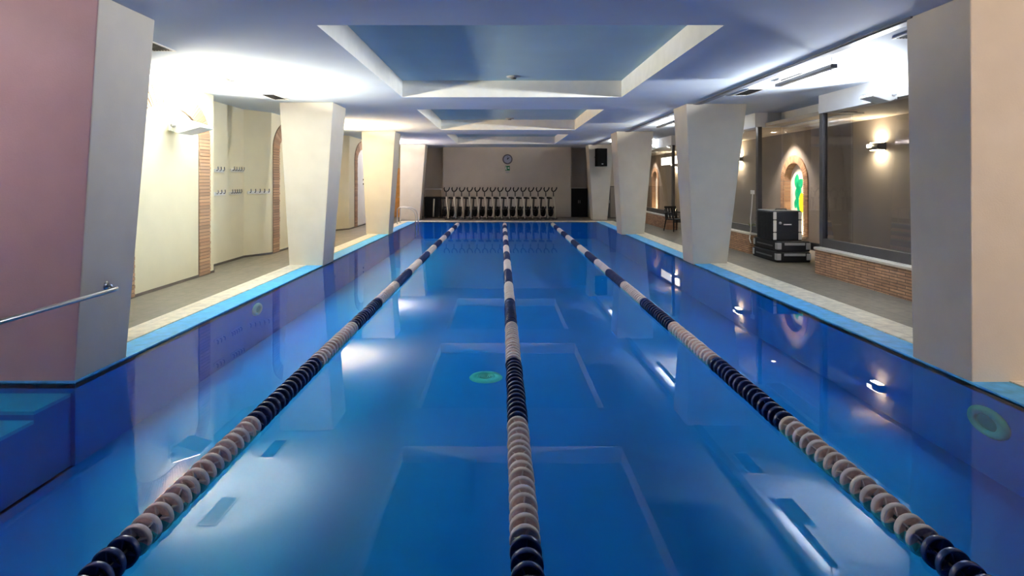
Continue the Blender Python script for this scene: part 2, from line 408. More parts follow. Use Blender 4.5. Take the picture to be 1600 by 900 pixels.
# low brick walls with stone cap
def low_wall(a, c, label, num):
    r = 0.12
    def plan(x0, x1, y0, y1):
        pts = []
        for (cx, cy, s) in ((x0+r, y0+r, PI), (x1-r, y0+r, 1.5*PI), (x1-r, y1-r, 0), (x0+r, y1-r, 0.5*PI)):
            for i in range(6): pts.append((cx+r*math.cos(s+PI/2*i/5), cy+r*math.sin(s+PI/2*i/5)))
        return pts
    t = thing('low_brick_wall', label, 'low wall', (0, 0, 0), kind='structure')
    q = MB(); q.prism(plan(6.2, 6.62, a, c), 'z', 0.02, 0.50); q.build('brickwork', m_brick, t)
    q = MB(); q.prism(plan(6.18, 6.64, a-0.02, c+0.02), 'z', 0.50, 0.54); q.build('cap_stone', m_stone, t, 0.006)
low_wall(-4, 4.1, 'low brick wall with pale cap beside the near end of the pool', 1)
low_wall(7.0, 11.35, 'low brick wall with pale stone cap at the foot of the large window', 2)
low_wall(14.2, 18.6, 'low brick wall with pale cap behind the black flight cases', 3)
low_wall(21.3, 25.9, 'low brick wall with pale cap beside the black chair', 4)

# windows: panes and dark frames
def window(n, a, c, label, zs=0.54):
    t = thing('window_%d' % n, label, 'window', (0, 0, 0), kind='structure')
    x = 6.42
    q = MB(); q.box(x-0.006, x+0.006, a, c, zs, 3.2); q.build('pane', m_glass, t)
    q = MB(); q.box(x-0.045, x+0.045, a, c, zs, zs+0.17); q.build('bottom_rail', m_frame, t, 0.004)
    for yy in (a, c):
        q = MB(); q.box(x-0.05, x+0.05, yy-0.06, yy+0.06, zs, 3.2); q.build('post', m_frame, t, 0.004)
window(1, -3.5, 4.1, 'tall glass window beside the near end of the pool')
window(2, 7.1, 11.35, 'large dark framed window above the brick wall, wall lamp behind it')
window(3, 14.2, 18.6, 'dark framed window above the brick wall past the flight cases')
window(4, 21.3, 25.9, 'farthest dark framed window beside the black chair')
k = 5
for (a, c) in RECESS:
    t = thing('window_%d' % k, ['recessed glazing near the first pillar', 'recessed glazing behind the black flight cases', 'recessed glazing behind the second pillar', 'recessed glazing at the far end'][k-5], 'window', (0, 0, 0), kind='structure'); k += 1
    q = MB(); q.box(WRR+0.03, WRR+0.042, a, c, 0.02, 3.2); q.build('pane', m_glass, t)
    q = MB(); q.box(6.44, WRR, a+0.005, a+0.017, 0.02, 3.2); q.box(6.44, WRR, c-0.017, c-0.005, 0.02, 3.2); q.build('side_pane', m_glass, t)
    q = MB(); q.box(WRR, WRR+0.08, a, c, 0.30, 0.46); q.box(6.44, WRR, c-0.05, c, 0.30, 0.46); q.build('rail', m_frame, t, 0.004)

# ------------------------------------------------------------------ pillars
def pillar(d0, d1, bx, tx, label, m=m_pillar, dt=0.22):
    q = MB()
    (b0, b1), (t0, t1) = bx, tx
    q.hexa([(b0, d0, 0.0), (b1, d0, 0.0), (b1, d1, 0.0), (b0, d1, 0.0)], [(t0, d0-0.02, ZC), (t1, d0-0.02, ZC), (t1, d1+dt, ZC), (t0, d1+dt, ZC)])
    q.bm.faces.ensure_lookup_table()
    if isinstance(m, list): q.bm.faces[2].material_index = 1      # second, mauve material on the front face only
    struct(q, 'pillar', m, label, 'pillar', 0.012)
pillar(5.22, 5.94, (-4.70, -3.92), (-4.86, -3.68), 'mauve tapering pillar with a steel handrail', [m_pillar, m_pillar_l], 0.1)
pillar(12.37, 13.14, (-4.62, -3.89), (-4.83, -3.66), 'pale cream tapering pillar beside the coat hook recess')
pillar(19.6, 20.4, (-4.67, -3.90), (-4.83, -3.67), 'warm beige tapering pillar beside the white arched door')
pillar(26.7, 27.4, (-4.80, -3.86), (-4.76, -3.58), 'pinkish tapering pillar behind the grab rails', dt=0.1)
pillar(5.19, 5.94, (4.29, 5.05), (4.26, 5.30), 'nearest peach pillar beside the large window', dt=0.05)
pillar(12.6, 13.3, (4.24, 4.99), (4.08, 5.42), 'pale grey tapering pillar left of the flight cases')
pillar(19.6, 20.4, (4.13, 4.91), (3.95, 5.22), 'yellowish tapering pillar between the speaker and the black chair')
pillar(26.7, 27.4, (4.28, 4.95), (4.06, 5.25), 'farthest pillar, behind the hanging black speaker')

# ------------------------------------------------------------------ brick arches on the left wall
def arch(yc, label):
    a, c, band, zs = 0.95, 0.5, 0.40, 2.65
    ao, co = a+band, c+0.34
    t = thing('brick_arch', label, 'brick arch', (WL, yc, 0), kind='structure')
    q = MB(); h = 0.062
    n = int((zs-0.05)/h)
    for s in (-1, 1):
        for i in range(n):
            z = 0.05+i*(zs-0.05)/n
            j = random.uniform(-0.006, 0.006)
            q.box(0.004, 0.030+j, min(s*(a+0.004), s*(ao-0.004)), max(s*(a+0.004), s*(ao-0.004)), z, z+h*0.80)
    n = 48
    for i in range(n):
        t0, t1 = PI*i/n, PI*(i+0.82)/n
        P = lambda A, B, th: (-A*math.cos(th), zs+B*math.sin(th))
        q.prism([P(a+.004, c+.004, t0), P(a+.004, c+.004, t1), P(ao-.004, co-.004, t1), P(ao-.004, co-.004, t0)], 'x', 0.004, 0.030+random.uniform(-.006, .006))
    q.build('bricks', m_archbrick, t)
    q = MB()
    for s in (-1, 1): q.box(0.0, 0.018, min(s*a, s*ao), max(s*a, s*ao), 0.03, zs)
    for i in range(24):
        t0, t1 = PI*i/24, PI*(i+1)/24
        P = lambda A, B, th: (-A*math.cos(th), zs+B*math.sin(th))
        q.prism([P(a, c, t0), P(a, c, t1), P(ao, co, t1), P(ao, co, t0)], 'x', 0.0, 0.018)
    q.build('mortar', m_mortar, t)
arch(9.83, 'brick arch on the cream wall nearest the camera, behind the mauve pillar')
arch(15.62, 'brick arch on the cream wall past the coat hook recess')
arch(23.55, 'brick arch framing the white double door')
# white arched double door inside the third arch
t = thing('door_1', 'white arched double door inside a brick arch', 'door', (WL, 23.55, 0), kind='structure')
for s in (-1, 1):
    q = MB(); pts = [(s*0.004, 0.04), (s*0.93, 0.04)]
    for i in range(13):
        th = PI/2*i/12; pts.append((s*(0.004+0.926*math.cos(th)), 2.65+0.48*math.sin(th)))
    q.prism(pts, 'x', 0.0, 0.012); q.build('leaf', m_white, t)
q = MB(); q.box(0.012, 0.05, -0.06, -0.03, 1.70, 1.76); q.box(0.012, 0.05, -0.06, -0.03, 1.88, 1.94); q.build('handle', m_black, t, 0.006)
t = thing('door_2', 'orange wooden door at the end of the left walkway', 'door', (-5.5, 28.69, 0), kind='structure')
q = MB(); q.box(-0.50, 0.50, -0.04, 0, 0.03, 2.42); q.build('leaf', m_wood, t, 0.005)
q = MB(); q.box(-0.58, -0.50, -0.06, 0, 0.03, 2.50); q.box(0.50, 0.58, -0.06, 0, 0.03, 2.50); q.box(-0.58, 0.58, -0.06, 0, 2.42, 2.50); q.build('door_frame', m_wood, t, 0.005)
q = MB(); q.tube([(0.40, -0.04, 1.05), (0.40, -0.09, 1.05), (0.28, -0.09, 1.05)], 0.012); q.build('handle', m_metal, t)

# ------------------------------------------------------------------ wall floods (uplights)
def add_light(kind, name, parent, loc, power, col, size=0.3, size_y=None, rot=(0, 0, 0), spot=None, blend=0.5, spread=None):
    l = bpy.data.lights.new(name, kind); l.energy = power; l.color = col
    if kind == 'AREA':
        l.shape = 'RECTANGLE'; l.size = size; l.size_y = size_y or size
        if spread: l.spread = spread
    else:
        l.shadow_soft_size = size
    if spot: l.spot_size = spot; l.spot_blend = blend
    o = bpy.data.objects.new(name, l); COL.objects.link(o); o.location = loc; o.rotation_euler = rot; o.parent = parent
    return o
def flood(x, y, z, side, power, col, label, sc=1.0, spread=FLOOD_SPREAD, tilt=25):
    """side +1 projects towards +x"""
    t = thing('wall_floodlight', label, 'floodlight', (x, y, z))
    S = lambda u: side*u*sc
    q = MB(); q.prism([(S(0.12), 0.17*sc), (S(0.12), -0.07*sc), (S(0.24), -0.12*sc), (S(0.62), -0.015*sc), (S(0.62), 0.015*sc)], 'y', -0.22*sc, 0.22*sc)
    q.build('housing', m_lampwhite, t, 0.006)
    q = MB(); q.prism([(S(0.15), 0.160*sc), (S(0.60), 0.026*sc), (S(0.60), 0.032*sc), (S(0.15), 0.172*sc)], 'y', -0.20*sc, 0.20*sc)
    q.build('lens', m_lamp_on, t)
    q = MB(); q.box(min(0, S(0.03)), max(0, S(0.03)), -0.09*sc, 0.09*sc, -0.06*sc, 0.16*sc); q.box(min(S(.03), S(.13)), max(S(.03), S(.13)), -0.03*sc, 0.03*sc, -0.02*sc, 0.10*sc)
    q.build('bracket', m_lampwhite, t, 0.004)
    q = MB(); q.lathe([(0, -0.27*sc), (0.035*sc, -0.27*sc), (0.035*sc, -0.22*sc), (0, -0.22*sc)], 'y', (S(0.17), 0, 0.02*sc), 12); q.build('knob', m_grey, t)
    a = math.atan2(0.14, 0.45)
    add_light('AREA', 'flood_beam', t, (S(0.39), 0, 0.115*sc), power, col, 0.40*sc, 0.36*sc, rot=(PI, side*math.radians(tilt), 0), spread=math.radians(spread))
    return t
lab = ['wall floodlight beside the pool steps', 'white wall floodlight inside the nearest brick arch', 'wall floodlight behind the pale cream pillar', 'wall floodlight behind the warm beige pillar']
for (y, p, c), l in zip(FLOOD_L, lab): flood(WL, y, 2.78, 1, p, c, l)
lab = ['fascia floodlight beside the near end of the pool', 'white floodlight on the fascia above the large window', 'fascia floodlight behind the pale grey pillar', 'fascia floodlight behind the yellowish pillar']
for (y, p, c), l in zip(FLOOD_R, lab): flood(WR, y, 3.21, -1, p, c, l, 0.75, 148, 36)

# ------------------------------------------------------------------ warm spotlight behind the camera
t = thing('ceiling_spotlight', 'warm ceiling spotlight near the pool start aimed at the peach pillar', 'spotlight', (5.2, 0.4, ZC))
q = MB(); q.tube([(0, 0, 0), (0, 0, -0.14)], 0.012, 8); q.lathe([(0, -0.01), (0.05, -0.01), (0.05, 0.0), (0, 0)], 'z', n=18); q.build('stem', m_dark, t)
q = MB(); q.lathe([(0.03, -0.10), (0.05, -0.09), (0.07, 0.10), (0.06, 0.10), (0.045, 0.0), (0, 0.0)], 'y', (0, 0, -0.18), 20); q.build('head', m_dark, t)
q = MB(); q.lathe([(0, 0.08), (0.06, 0.08)], 'y', (0, 0, -0.18), 20); q.build('lens', m_lamp_warm, t)
add_light('SPOT', 'spot_beam', t, (0, 0.12, -0.18), SPOT_NEAR, (1.0, 0.76, 0.60), 0.06, rot=(math.radians(76), 0, math.radians(-2)), spot=math.radians(78), blend=0.7)

# ------------------------------------------------------------------ ceiling fittings
b = MB(); b.box(4.24, 4.42, 5.9, 28.6, ZC-0.018, ZC); b.box(4.28, 4.38, 5.9, 28.6, ZC-0.024, ZC-0.018)
tag(b.build('ceiling_trunking', m_trunk, None, 0.004), 'long grey cable trunking running along the ceiling above the right pillars', 'trunking')
def linear_lamp(y0, y1, label):
    t = thing('linear_lamp', label, 'lamp', (4.56, (y0+y1)/2, ZC-0.125), group=None)
    h = (y1-y0)/2
    q = MB(); q.prism([(-0.05, -0.03), (0.05, -0.03), (0.045, 0.025), (-0.045, 0.025)], 'y', -h, h); q.build('housing', m_dark, t, 0.005)
    q = MB(); q.box(-0.038, 0.038, -h+0.03, h-0.03, 0.024, 0.030); q.build('tube', m_tube_on, t)
    for s in (-1, 1):
        q = MB(); q.tube([(0, s*(h-0.06), 0.03), (0, s*(h-0.06), 0.125)], 0.010); q.build('hanger', m_grey, t)
    q = MB(); q.tube([(0.0, -h+0.1, -0.03), (0.02, -h+0.1, -0.06)], 0.006); q.build('latch', m_grey, t)
    add_light('AREA', 'lamp_beam', t, (0, 0, 0.045), LINEAR_POWER, (0.95, 0.97, 1.0), 0.06, 2*h-0.1, rot=(PI, 0, 0))
linear_lamp(7.8, 9.4, 'dark linear ceiling lamp near the large window')
linear_lamp(15.0, 16.6, 'dark linear ceiling lamp above the walkway past the pale grey pillar')
linear_lamp(22.2, 23.8, 'farthest dark linear ceiling lamp, past the yellowish pillar')
def vent(x, y, label, L=0.76, W=0.26):
    t = thing('ceiling_vent', label, 'vent', (x, y, ZC))
    q = MB(); f = 0.025
    q.box(-W/2-f, -W/2, -L/2-f, L/2+f, -0.014, 0); q.box(W/2, W/2+f, -L/2-f, L/2+f, -0.014, 0)
    q.box(-W/2, W/2, -L/2-f, -L/2, -0.014, 0); q.box(-W/2, W/2, L/2, L/2+f, -0.014, 0)
    q.build('vent_frame', m_white, t, 0.003)
    q = MB(); q.box(-W/2, W/2, -L/2, L/2, -0.004, -0.001); q.build('vent_core', m_black, t)  # flat black sheet in place of the shaded inside of the vent
    q = MB()
    for i in range(7):
        xx = -W/2+W*(i+0.5)/7; q.box(xx-0.003, xx+0.003, -L/2, L/2, -0.012, -0.004)
    q.build('slats', m_dark, t)
vent(-4.42, 7.05, 'ceiling vent beside the mauve pillar')
vent(-4.64, 9.33, 'white framed ceiling vent above the nearest brick arch')
vent(-4.60, 11.5, 'ceiling vent in front of the pale cream pillar')
vent(4.82, 6.4, 'ceiling vent beside the nearest right pillar')
vent(4.80, 9.3, 'ceiling vent between the linear lamp and the large window')
vent(4.72, 10.9, 'ceiling vent beyond the nearest linear lamp')
def ceil_disc(x, y, z, label):
    t = thing('ceiling_diffuser', label, 'diffuser', (x, y, z))
    q = MB(); q.lathe([(0.0, -0.03), (0.07, -0.03), (0.085, -0.02), (0.14, -0.012), (0.14, 0.0), (0, 0)], 'z', n=28); q.build('disc', m_grey, t)
    q = MB(); q.lathe([(0, -0.05), (0.05, -0.05), (0.055, -0.03), (0, -0.03)], 'z', n=20); q.build('core', m_dark, t)
ceil_disc(0.23, 11.15, ZCO, 'round dark fitting in the nearest ceiling coffer')
ceil_disc(0.26, 18.6, ZCO, 'small round fitting in the middle ceiling coffer')

# ------------------------------------------------------------------ lane ropes
def float_mesh(name, mats):
    q = MB(); n = 28; R = 0.080
    prof = [(0.014, -0.012), (0.030, -0.016), (0.068, -0.038), (R-0.004, -0.043), (R, -0.039), (R, -0.014), (R-0.006, -0.004), (0.040, 0.026), (0.020, 0.048), (0.014, 0.048)]
    mi = [1, 1, 0, 0, 0, 0, 1, 1, 1]
    q.lathe(prof, 'y', n=n, mi=mi)
    for k in range(4):
        a = 2*PI*k/4+0.26; ca, sa = math.cos(a), math.sin(a); w_ = 0.004
        for y0, y1 in ((-0.040, -0.012),):
            p = [(ca*0.018-sa*w_, sa*0.018+ca*w_), (ca*0.018+sa*w_, sa*0.018-ca*w_), (ca*0.068+sa*w_, sa*0.068-ca*w_), (ca*0.068-sa*w_, sa*0.068+ca*w_)]
            q.hexa([(u, y0, v) for u, v in p], [(u, y1, v) for u, v in p], 0)
    return q.mesh(name, mats)
me_w = float_mesh('white_float', [m_f_white, m_f_inner]); me_n = float_mesh('navy_float', [m_f_navy, m_f_navy_in])
PITCH = 1.4275/15
def lane_rope(x, label):
    t = thing('lane_rope', label, 'lane rope', (x, 0, 0.018), group=None)
    q = MB(); q.tube([(0, Y0, -0.01), (0, YE, -0.01)], 0.007, 8); q.build('cable', m_cable, t)
    rest = MB(); rest.bm.free(); rest.bm = bmesh.new()
    n0 = int((2.88-1.2)/PITCH); n = int((24.15-2.88)/PITCH)
    cnt = 0
    for i in range(-n0, n):
        y = 2.88+(i+0.5)*PITCH
        white = (i//15) % 2 == 0
        rx = Matrix.Rotation(random.uniform(-PI, PI), 4, 'Y')
        sx = Matrix.Rotation(random.uniform(-0.05, 0.05), 4, 'Z') @ Matrix.Rotation(random.uniform(-0.05, 0.05), 4, 'X')
        M = Matrix.Translation((random.uniform(-.003, .003), y, random.uniform(-.002, .002))) @ sx @ rx
        if y > 2.55 and cnt < 100:
            o = bpy.data.objects.new('white_float' if white else 'navy_float', me_w if white else me_n); COL.objects.link(o)
            o.parent = t; o.matrix_local = M; cnt += 1
            o['label'] = 'white float disc' if white else 'navy float disc'
        else:
            nv = len(rest.bm.verts); nf = len(rest.bm.faces)
            rest.bm.from_mesh(me_w if white else me_n)
            rest.bm.verts.ensure_lookup_table(); rest.bm.faces.ensure_lookup_table()
            for v in rest.bm.verts[nv:]: v.co = M @ v.co
            if not white:
                for f in rest.bm.faces[nf:]: f.material_index += 2
    o = rest.build('distant_floats', [m_f_white, m_f_inner, m_f_navy, m_f_navy_in], t); o['kind'] = 'stuff'
    for s, yy in ((1, YE-0.06), (-1, Y0+0.06)):
        q = MB(); q.tube([(0, yy+s*0.06, 0.0), (0, yy-s*0.10, -0.01)], 0.014, 10); q.build('end_hook', m_metal, t)
lane_rope(-1.87, 'lane rope of white and navy floats nearest the left pillars')
lane_rope(0.12, 'middle lane rope of white and navy floats down the pool centre')
lane_rope(2.15, 'lane rope of white and navy floats nearest the right pillars')

# ------------------------------------------------------------------ pool fittings
t = thing('pool_drain', 'round pale grate on the pool bottom beside the middle lane rope', 'drain', (-0.21, 7.53, DZ))
q = MB(); q.lathe([(0.11, 0.0), (0.11, 0.02), (0.20, 0.02), (0.22, 0.0)], 'z', n=36); q.build('ring', m_drain, t)
q = MB()
for k in range(4): q.lathe([(0.015+k*0.025, 0.0), (0.015+k*0.025, 0.016), (0.028+k*0.025, 0.016), (0.028+k*0.025, 0.0)], 'z', n=30)
q.build('grate', m_ring, t)
def pool_light(x, y, z, side, label, r=0.17):
    t = thing('pool_light', label, 'underwater light', (x, y, z)); t.scale = (1, 1.3, 0.75)
    q = MB(); q.lathe([(r*0.52, 0.0), (r*0.55, side*0.035), (r*0.9, side*0.03), (r, side*0.01), (r, 0)], 'x', n=32); q.build('ring', m_ring, t)
    q = MB(); q.lathe([(0, side*0.012), (r*0.3, side*0.014), (r*0.55, side*0.008)], 'x', n=28); q.build('lens', m_lens, t)
pool_light(XR, 5.0, -0.27, -1, 'round unlit underwater light below the nearest peach pillar')
pool_light(XL, 9.05, -0.19, 1, 'round unlit underwater light below the ledge past the mauve pillar', 0.13)

# stair handrail on the mauve pillar
t = thing('handrail', 'steel handrail fixed to the mauve pillar above the pool steps', 'handrail', (0, 0, 0))
q = MB(); q.tube([(-3.80, 1.2, 0.785), (-3.80, 5.57, 0.785), (-3.805, 5.62, 0.79)], 0.022, 14); q.build('rail', m_metal, t)
q = MB(); q.tube([(-3.868, 5.56, 0.83), (-3.82, 5.56, 0.83), (-3.80, 5.56, 0.80)], 0.014, 10)
q.lathe([(0, -0.012), (0.045, -0.012), (0.045, 0.0), (0, 0.008)], 'x', (-3.862, 5.56, 0.83), 18); q.build('bracket', m_metal, t)
q = MB(); q.tube([(-3.80, 1.24, 0.785), (-3.80, 1.24, DZ)], 0.022, 12); q.build('post', m_metal, t)

# pool ladder grab rails
for i, (yy, l) in enumerate([(24.05, 'nearer steel grab rail of the pool ladder before the pinkish pillar'), (24.75, 'farther steel grab rail of the pool ladder before the pinkish pillar')]):
    q = MB(); pts = [(-4.42, yy, 0.03), (-4.42, yy, 0.60)]
    for k in range(1, 7):
        a = PI/2*k/6; pts.append((-4.42+0.14*(1-math.cos(a)), yy, 0.60+0.14*math.sin(a)))
    pts += [(-4.0, yy, 0.70)]
    for k in range(1, 7):
        a = PI/2*k/6; pts.append((-4.0+0.36*math.sin(a), yy, 0.70-0.36*(1-math.cos(a))))
    pts += [(-3.64, yy, -0.5)]
    o = q.tube(pts, 0.021, 10) 
    tag(q.build('grab_rail', m_metal), l, 'grab rail')

# ------------------------------------------------------------------ coat hook rails on the left wall
def hook_rail(x, y, z, L, n, rz, label):
    t = thing('coat_hook_rail', label, 'coat rack', (x, y, z), rz, 'coat hook rails')
    q = MB(); q.box(0, 0.022, -L/2, L/2, -0.06, 0.01); q.build('board', m_white, t, 0.004)
    for k in range(n):
        yy = -L/2+L*(k+0.5)/n
        q = MB(); q.tube([(0.018, yy, -0.02), (0.05, yy, -0.025), (0.065, yy, 0.0), (0.06, yy, 0.06)], 0.010, 8); q.build('hook', m_dark, t)
hook_rail(WLR, 12.35, 2.10, 0.42, 3, 0, 'upper white hook rail closest to the nearest brick arch')
hook_rail(WLR, 12.37, 1.60, 0.46, 3, 0, 'lower white hook rail closest to the nearest brick arch')
hook_rail(WLR, 13.20, 2.12, 0.62, 5, 0, 'upper white hook rail in the middle of the recess')
hook_rail(WLR, 13.10, 1.60, 0.55, 5, 0, 'lower white hook rail in the middle of the recess')
aa = math.atan2(14.18-13.55, 0.40)
hook_rail(-5.93, 13.88, 1.60, 0.62, 5, -(PI/2-aa), 'lower white hook rail on the angled wall before the second brick arch')
hook_rail(WLR, 20.6, 1.62, 0.5, 4, 0, 'white hook rail seen between the two cream pillars')

# ------------------------------------------------------------------ wall lamps and niches behind the glass
def sconce(y, label):
    t = thing('wall_lamp', label, 'wall lamp', (XB, y, 2.60))
    q = MB(); q.prism([(-0.20, -0.02), (-0.16, 0.07), (0, 0.08), (0, -0.08), (-0.16, -0.07), (-0.20, 0.0)], 'y', -0.17, 0.17); q.build('shade', m_dark, t, 0.008)
    q = MB(); q.box(-0.15, -0.02, -0.14, 0.14, 0.080, 0.088); q.box(-0.15, -0.02, -0.14, 0.14, -0.088, -0.080); q.box(-0.205, -0.198, 0.02, 0.16, -0.02, 0.05); q.build('glow_panel', m_lamp_warm, t)
    add_light('AREA', 'up_beam', t, (-0.12, 0, 0.10), SCONCE_POWER, (1, 0.84, 0.55), 0.12, 0.2, rot=(PI, 0, 0))
    add_light('AREA', 'down_beam', t, (-0.12, 0, -0.10), SCONCE_POWER, (1, 0.84, 0.55), 0.12, 0.2, rot=(0, 0, 0))
sconce(12.3, 'glowing wall lamp seen through the large window')
sconce(19.5, 'glowing wall lamp seen past the post beside the pale grey pillar')
sconce(26.7, 'glowing wall lamp seen through the farthest window')
def niche(yc, label, art_label, art=True):
    t = thing('niche_surround', label, 'niche', (XB, yc, 0), kind='structure')
    q = MB(); n = 30; hz = (NSP-NZ0)/28
    for s in (-1, 1):
        for i in range(28):
            z = NZ0+i*hz
            for (u0, u1) in ((NH, NH+0.10), (NH+0.105, NH+0.21)):
                q.box(-0.03, 0.0, min(s*u0, s*u1), max(s*u0, s*u1), z, z+hz*0.85)
            q.box(0.0, 0.16, min(s*NH, s*(NH-0.012)), max(s*NH, s*(NH-0.012)), z, z+hz*0.85)
    for i in range(n):
        t0, t1 = PI*i/n, PI*(i+0.86)/n
        P = lambda r, th: (-r*math.cos(th), NSP+r*math.sin(th))
        q.prism([P(NH, t0), P(NH, t1), P(NH+0.21, t1), P(NH+0.21, t0)], 'x', -0.03, 0.0)
        q.prism([P(NH-0.012, t0), P(NH-0.012, t1), P(NH, t1), P(NH, t0)], 'x', 0.0, 0.16)
    q.build('bricks', m_archbrick, t)
    q = MB(); q.box(0.16, 0.18, -NH, NH, NZ0, NTOP); q.build('back_panel', m_white, t)
    q = MB(); q.box(-0.09, 0.17, -NH-0.1, NH+0.1, NZ0-0.06, NZ0); q.build('sill', m_stone, t, 0.005)
    lt = thing('niche_lamp', label.replace('brick arched niche', 'small uplight on the sill of the niche'), 'lamp', (XB-0.02, yc, NZ0))
    q = MB(); q.lathe([(0, 0), (0.05, 0), (0.055, 0.05), (0.045, 0.06), (0, 0.06)], 'z', n=18); q.build('body', m_dark, lt)
    q = MB(); q.lathe([(0.0, 0.062), (0.04, 0.062), (0.04, 0.060)], 'z', n=18); q.build('lens', m_lamp_warm, lt)
    add_light('POINT', 'niche_glow', lt, (-0.05, 0, 0.16), 6, (1, 0.80, 0.48), 0.05)
    if not art: return
    a = thing('glass_artwork', art_label, 'artwork', (XB+0.145, yc, 0))
    q = MB()
    n = 14; pts = [(-0.34, 0.75), (0.34, 0.75)] + [(0.34*math.cos(PI*i/n), NSP+0.34*math.sin(PI*i/n)) for i in range(n+1)]
    q.prism(pts, 'x', -0.012, 0.0); q.build('panel', m_lit_white, a)
    def leaf(cy, cz, L, W, ang):
        q = MB(); P = []
        for i in range(9):
            u = i/8; P.append((u*L, W*math.sin(PI*u)**0.8))
        P += [(u, -v) for u, v in P[-2:0:-1]]
        ca, sa = math.cos(ang), math.sin(ang)
        q.prism([(cy+u*ca-v*sa, cz+u*sa+v*ca) for u, v in P], 'x', -0.026, -0.012); q.build('leaf', m_leaf, a)
    for L in [(0.14, 1.66, 0.40, 0.12, 1.75), (0.08, 1.62, 0.40, 0.13, 2.35), (-0.10, 1.42, 0.36, 0.12, 1.1), (0.10, 1.30, 0.42, 0.13, 1.75), (0.20, 1.08, 0.34, 0.10, 2.0), (-0.02, 1.02, 0.38, 0.12, 1.3), (0.02, 0.84, 0.30, 0.08, 1.7)]: leaf(*L)
    q = MB(); q.prism([(-0.17+0.13*math.cos(2*PI*i/20), 1.25+0.27*math.sin(2*PI*i/20)) for i in range(20)], 'x', -0.032, -0.012); q.build('fruit', m_fruit, a)
niche(NICHES[0], 'brick arched niche behind the flight cases', 'lit glass panel with green leaves and a yellow fruit in the niche')
niche(NICHES[1], 'brick arched niche seen through the farthest window', '', False)
def downlight(x, y, label, power=NICHE_SPOT):
    t = thing('downlight', label, 'downlight', (x, y, 3.22))
    q = MB(); q.lathe([(0.06, -0.004), (0.09, -0.008), (0.09, 0.0)], 'z', n=24); q.build('rim', m_white, t)
    q = MB(); q.lathe([(0, -0.005), (0.06, -0.005), (0.06, 0.0)], 'z', n=24); q.build('lens', m_lamp_warm, t)
    add_light('SPOT', 'spot_beam', t, (0, 0, -0.03), power, (1.0, 0.86, 0.70), 0.05, rot=(0, -math.radians(14), 0), spot=math.radians(95), blend=0.6)
downlight(7.62, 15.95, 'bright round downlight above the glass artwork')
downlight(7.62, 30.4, 'round downlight above the niche seen through the farthest window')
t = thing('window_9', 'bright strip window high on the far end of the brown back wall', 'window', (XB, 27.7, 2.84), kind='structure')
q = MB(); q.box(-0.015, 0, -1.5, 1.5, -0.19, 0.19); q.build('pane', m_window_on, t)
q = MB(); q.box(-0.02, 0.0, -1.55, 1.55, 0.19, 0.23); q.box(-0.02, 0, -1.55, 1.55, -0.23, -0.19); q.build('window_frame', m_frame, t)

# ------------------------------------------------------------------ flight cases
def flight_case(x0, x1, y0, y1, z0, z1, label):
    t = thing('flight_case', label, 'flight case', ((x0+x1)/2, (y0+y1)/2, z0))
    X, Y, H = (x1-x0)/2, (y1-y0)/2, z1-z0
    q = MB(); q.box(-X, X, -Y, Y, 0.0, H); q.build('body', m_black, t, 0.03, 3)
    return t, X, Y, H
t, X, Y, H = flight_case(6.13, 6.80, 12.87, 13.68, 0.50, 1.17, 'tall black flight case on top of the stack in the window recess')
for s in (-1, 1):
    q = MB()
    for (za, zb) in ((0.02, 0.18), (0.20, 0.46), (0.48, 0.65)): q.box(s*(X-0.05)-0.04, s*(X-0.05)+0.035, -Y-0.012, -Y+0.01, za, zb)
    q.build('white_strip', m_white, t, 0.012); 
q = MB()
for i in range(9): q.box(-X-0.012, -X, -Y+0.10+i*0.075, -Y+0.13+i*0.075, 0.04, H-0.04)
q.build('ribs', m_black, t, 0.004)
q = MB(); q.box(-0.09, 0.09, -Y-0.006, -Y, 0.355, 0.38); q.build('badge', m_white, t)
q = MB(); q.lathe([(0, -Y-0.02), (0.03, -Y-0.02), (0.03, -Y)], 'y', (-0.17, 0, 0.40), 14); q.build('latch', m_grey, t)
q = MB(); q.tube([(-0.13, -0.1, H-0.01), (-0.12, -0.1, H+0.035), (0.12, -0.1, H+0.035), (0.13, -0.1, H-0.01)], 0.018, 10); q.build('carry_handle', m_dark, t)
q = MB(); q.box(-X+0.02, X-0.02, -Y+0.08, Y-0.02, H-0.004, H+0.008); q.build('lid_edge', m_grey, t, 0.004)
for (z0, z1, l, dx) in ((0.265, 0.495, 'flat black flight case in the middle of the stack', 0.0), (0.03, 0.26, 'lowest flat black flight case of the stack', 0.02)):
    t, X, Y, H = flight_case(6.16-dx, 6.90, 12.72-dx, 13.92, z0, z1, l)
    for sx in (-1, 1):
        for sy in (-1, 1):
            q = MB(); q.box(sx*X-sx*0.10 if sx > 0 else -X-0.008, sx*X+0.008 if sx > 0 else -X+0.10, min(sy*(Y-0.1), sy*(Y+0.008)), max(sy*(Y-0.1), sy*(Y+0.008)), 0.05, H-0.03)
            q.build('corner_protector', m_grey, t, 0.015)
    q = MB(); q.box(-X+0.16, X-0.12, -Y-0.012, -Y, H-0.085, H-0.03); q.build('front_strip', m_grey, t, 0.006)
    q = MB(); q.box(-X-0.012, -X, -Y+0.2, Y-0.2, 0.10, 0.13); q.build('side_strip', m_dark, t, 0.004)

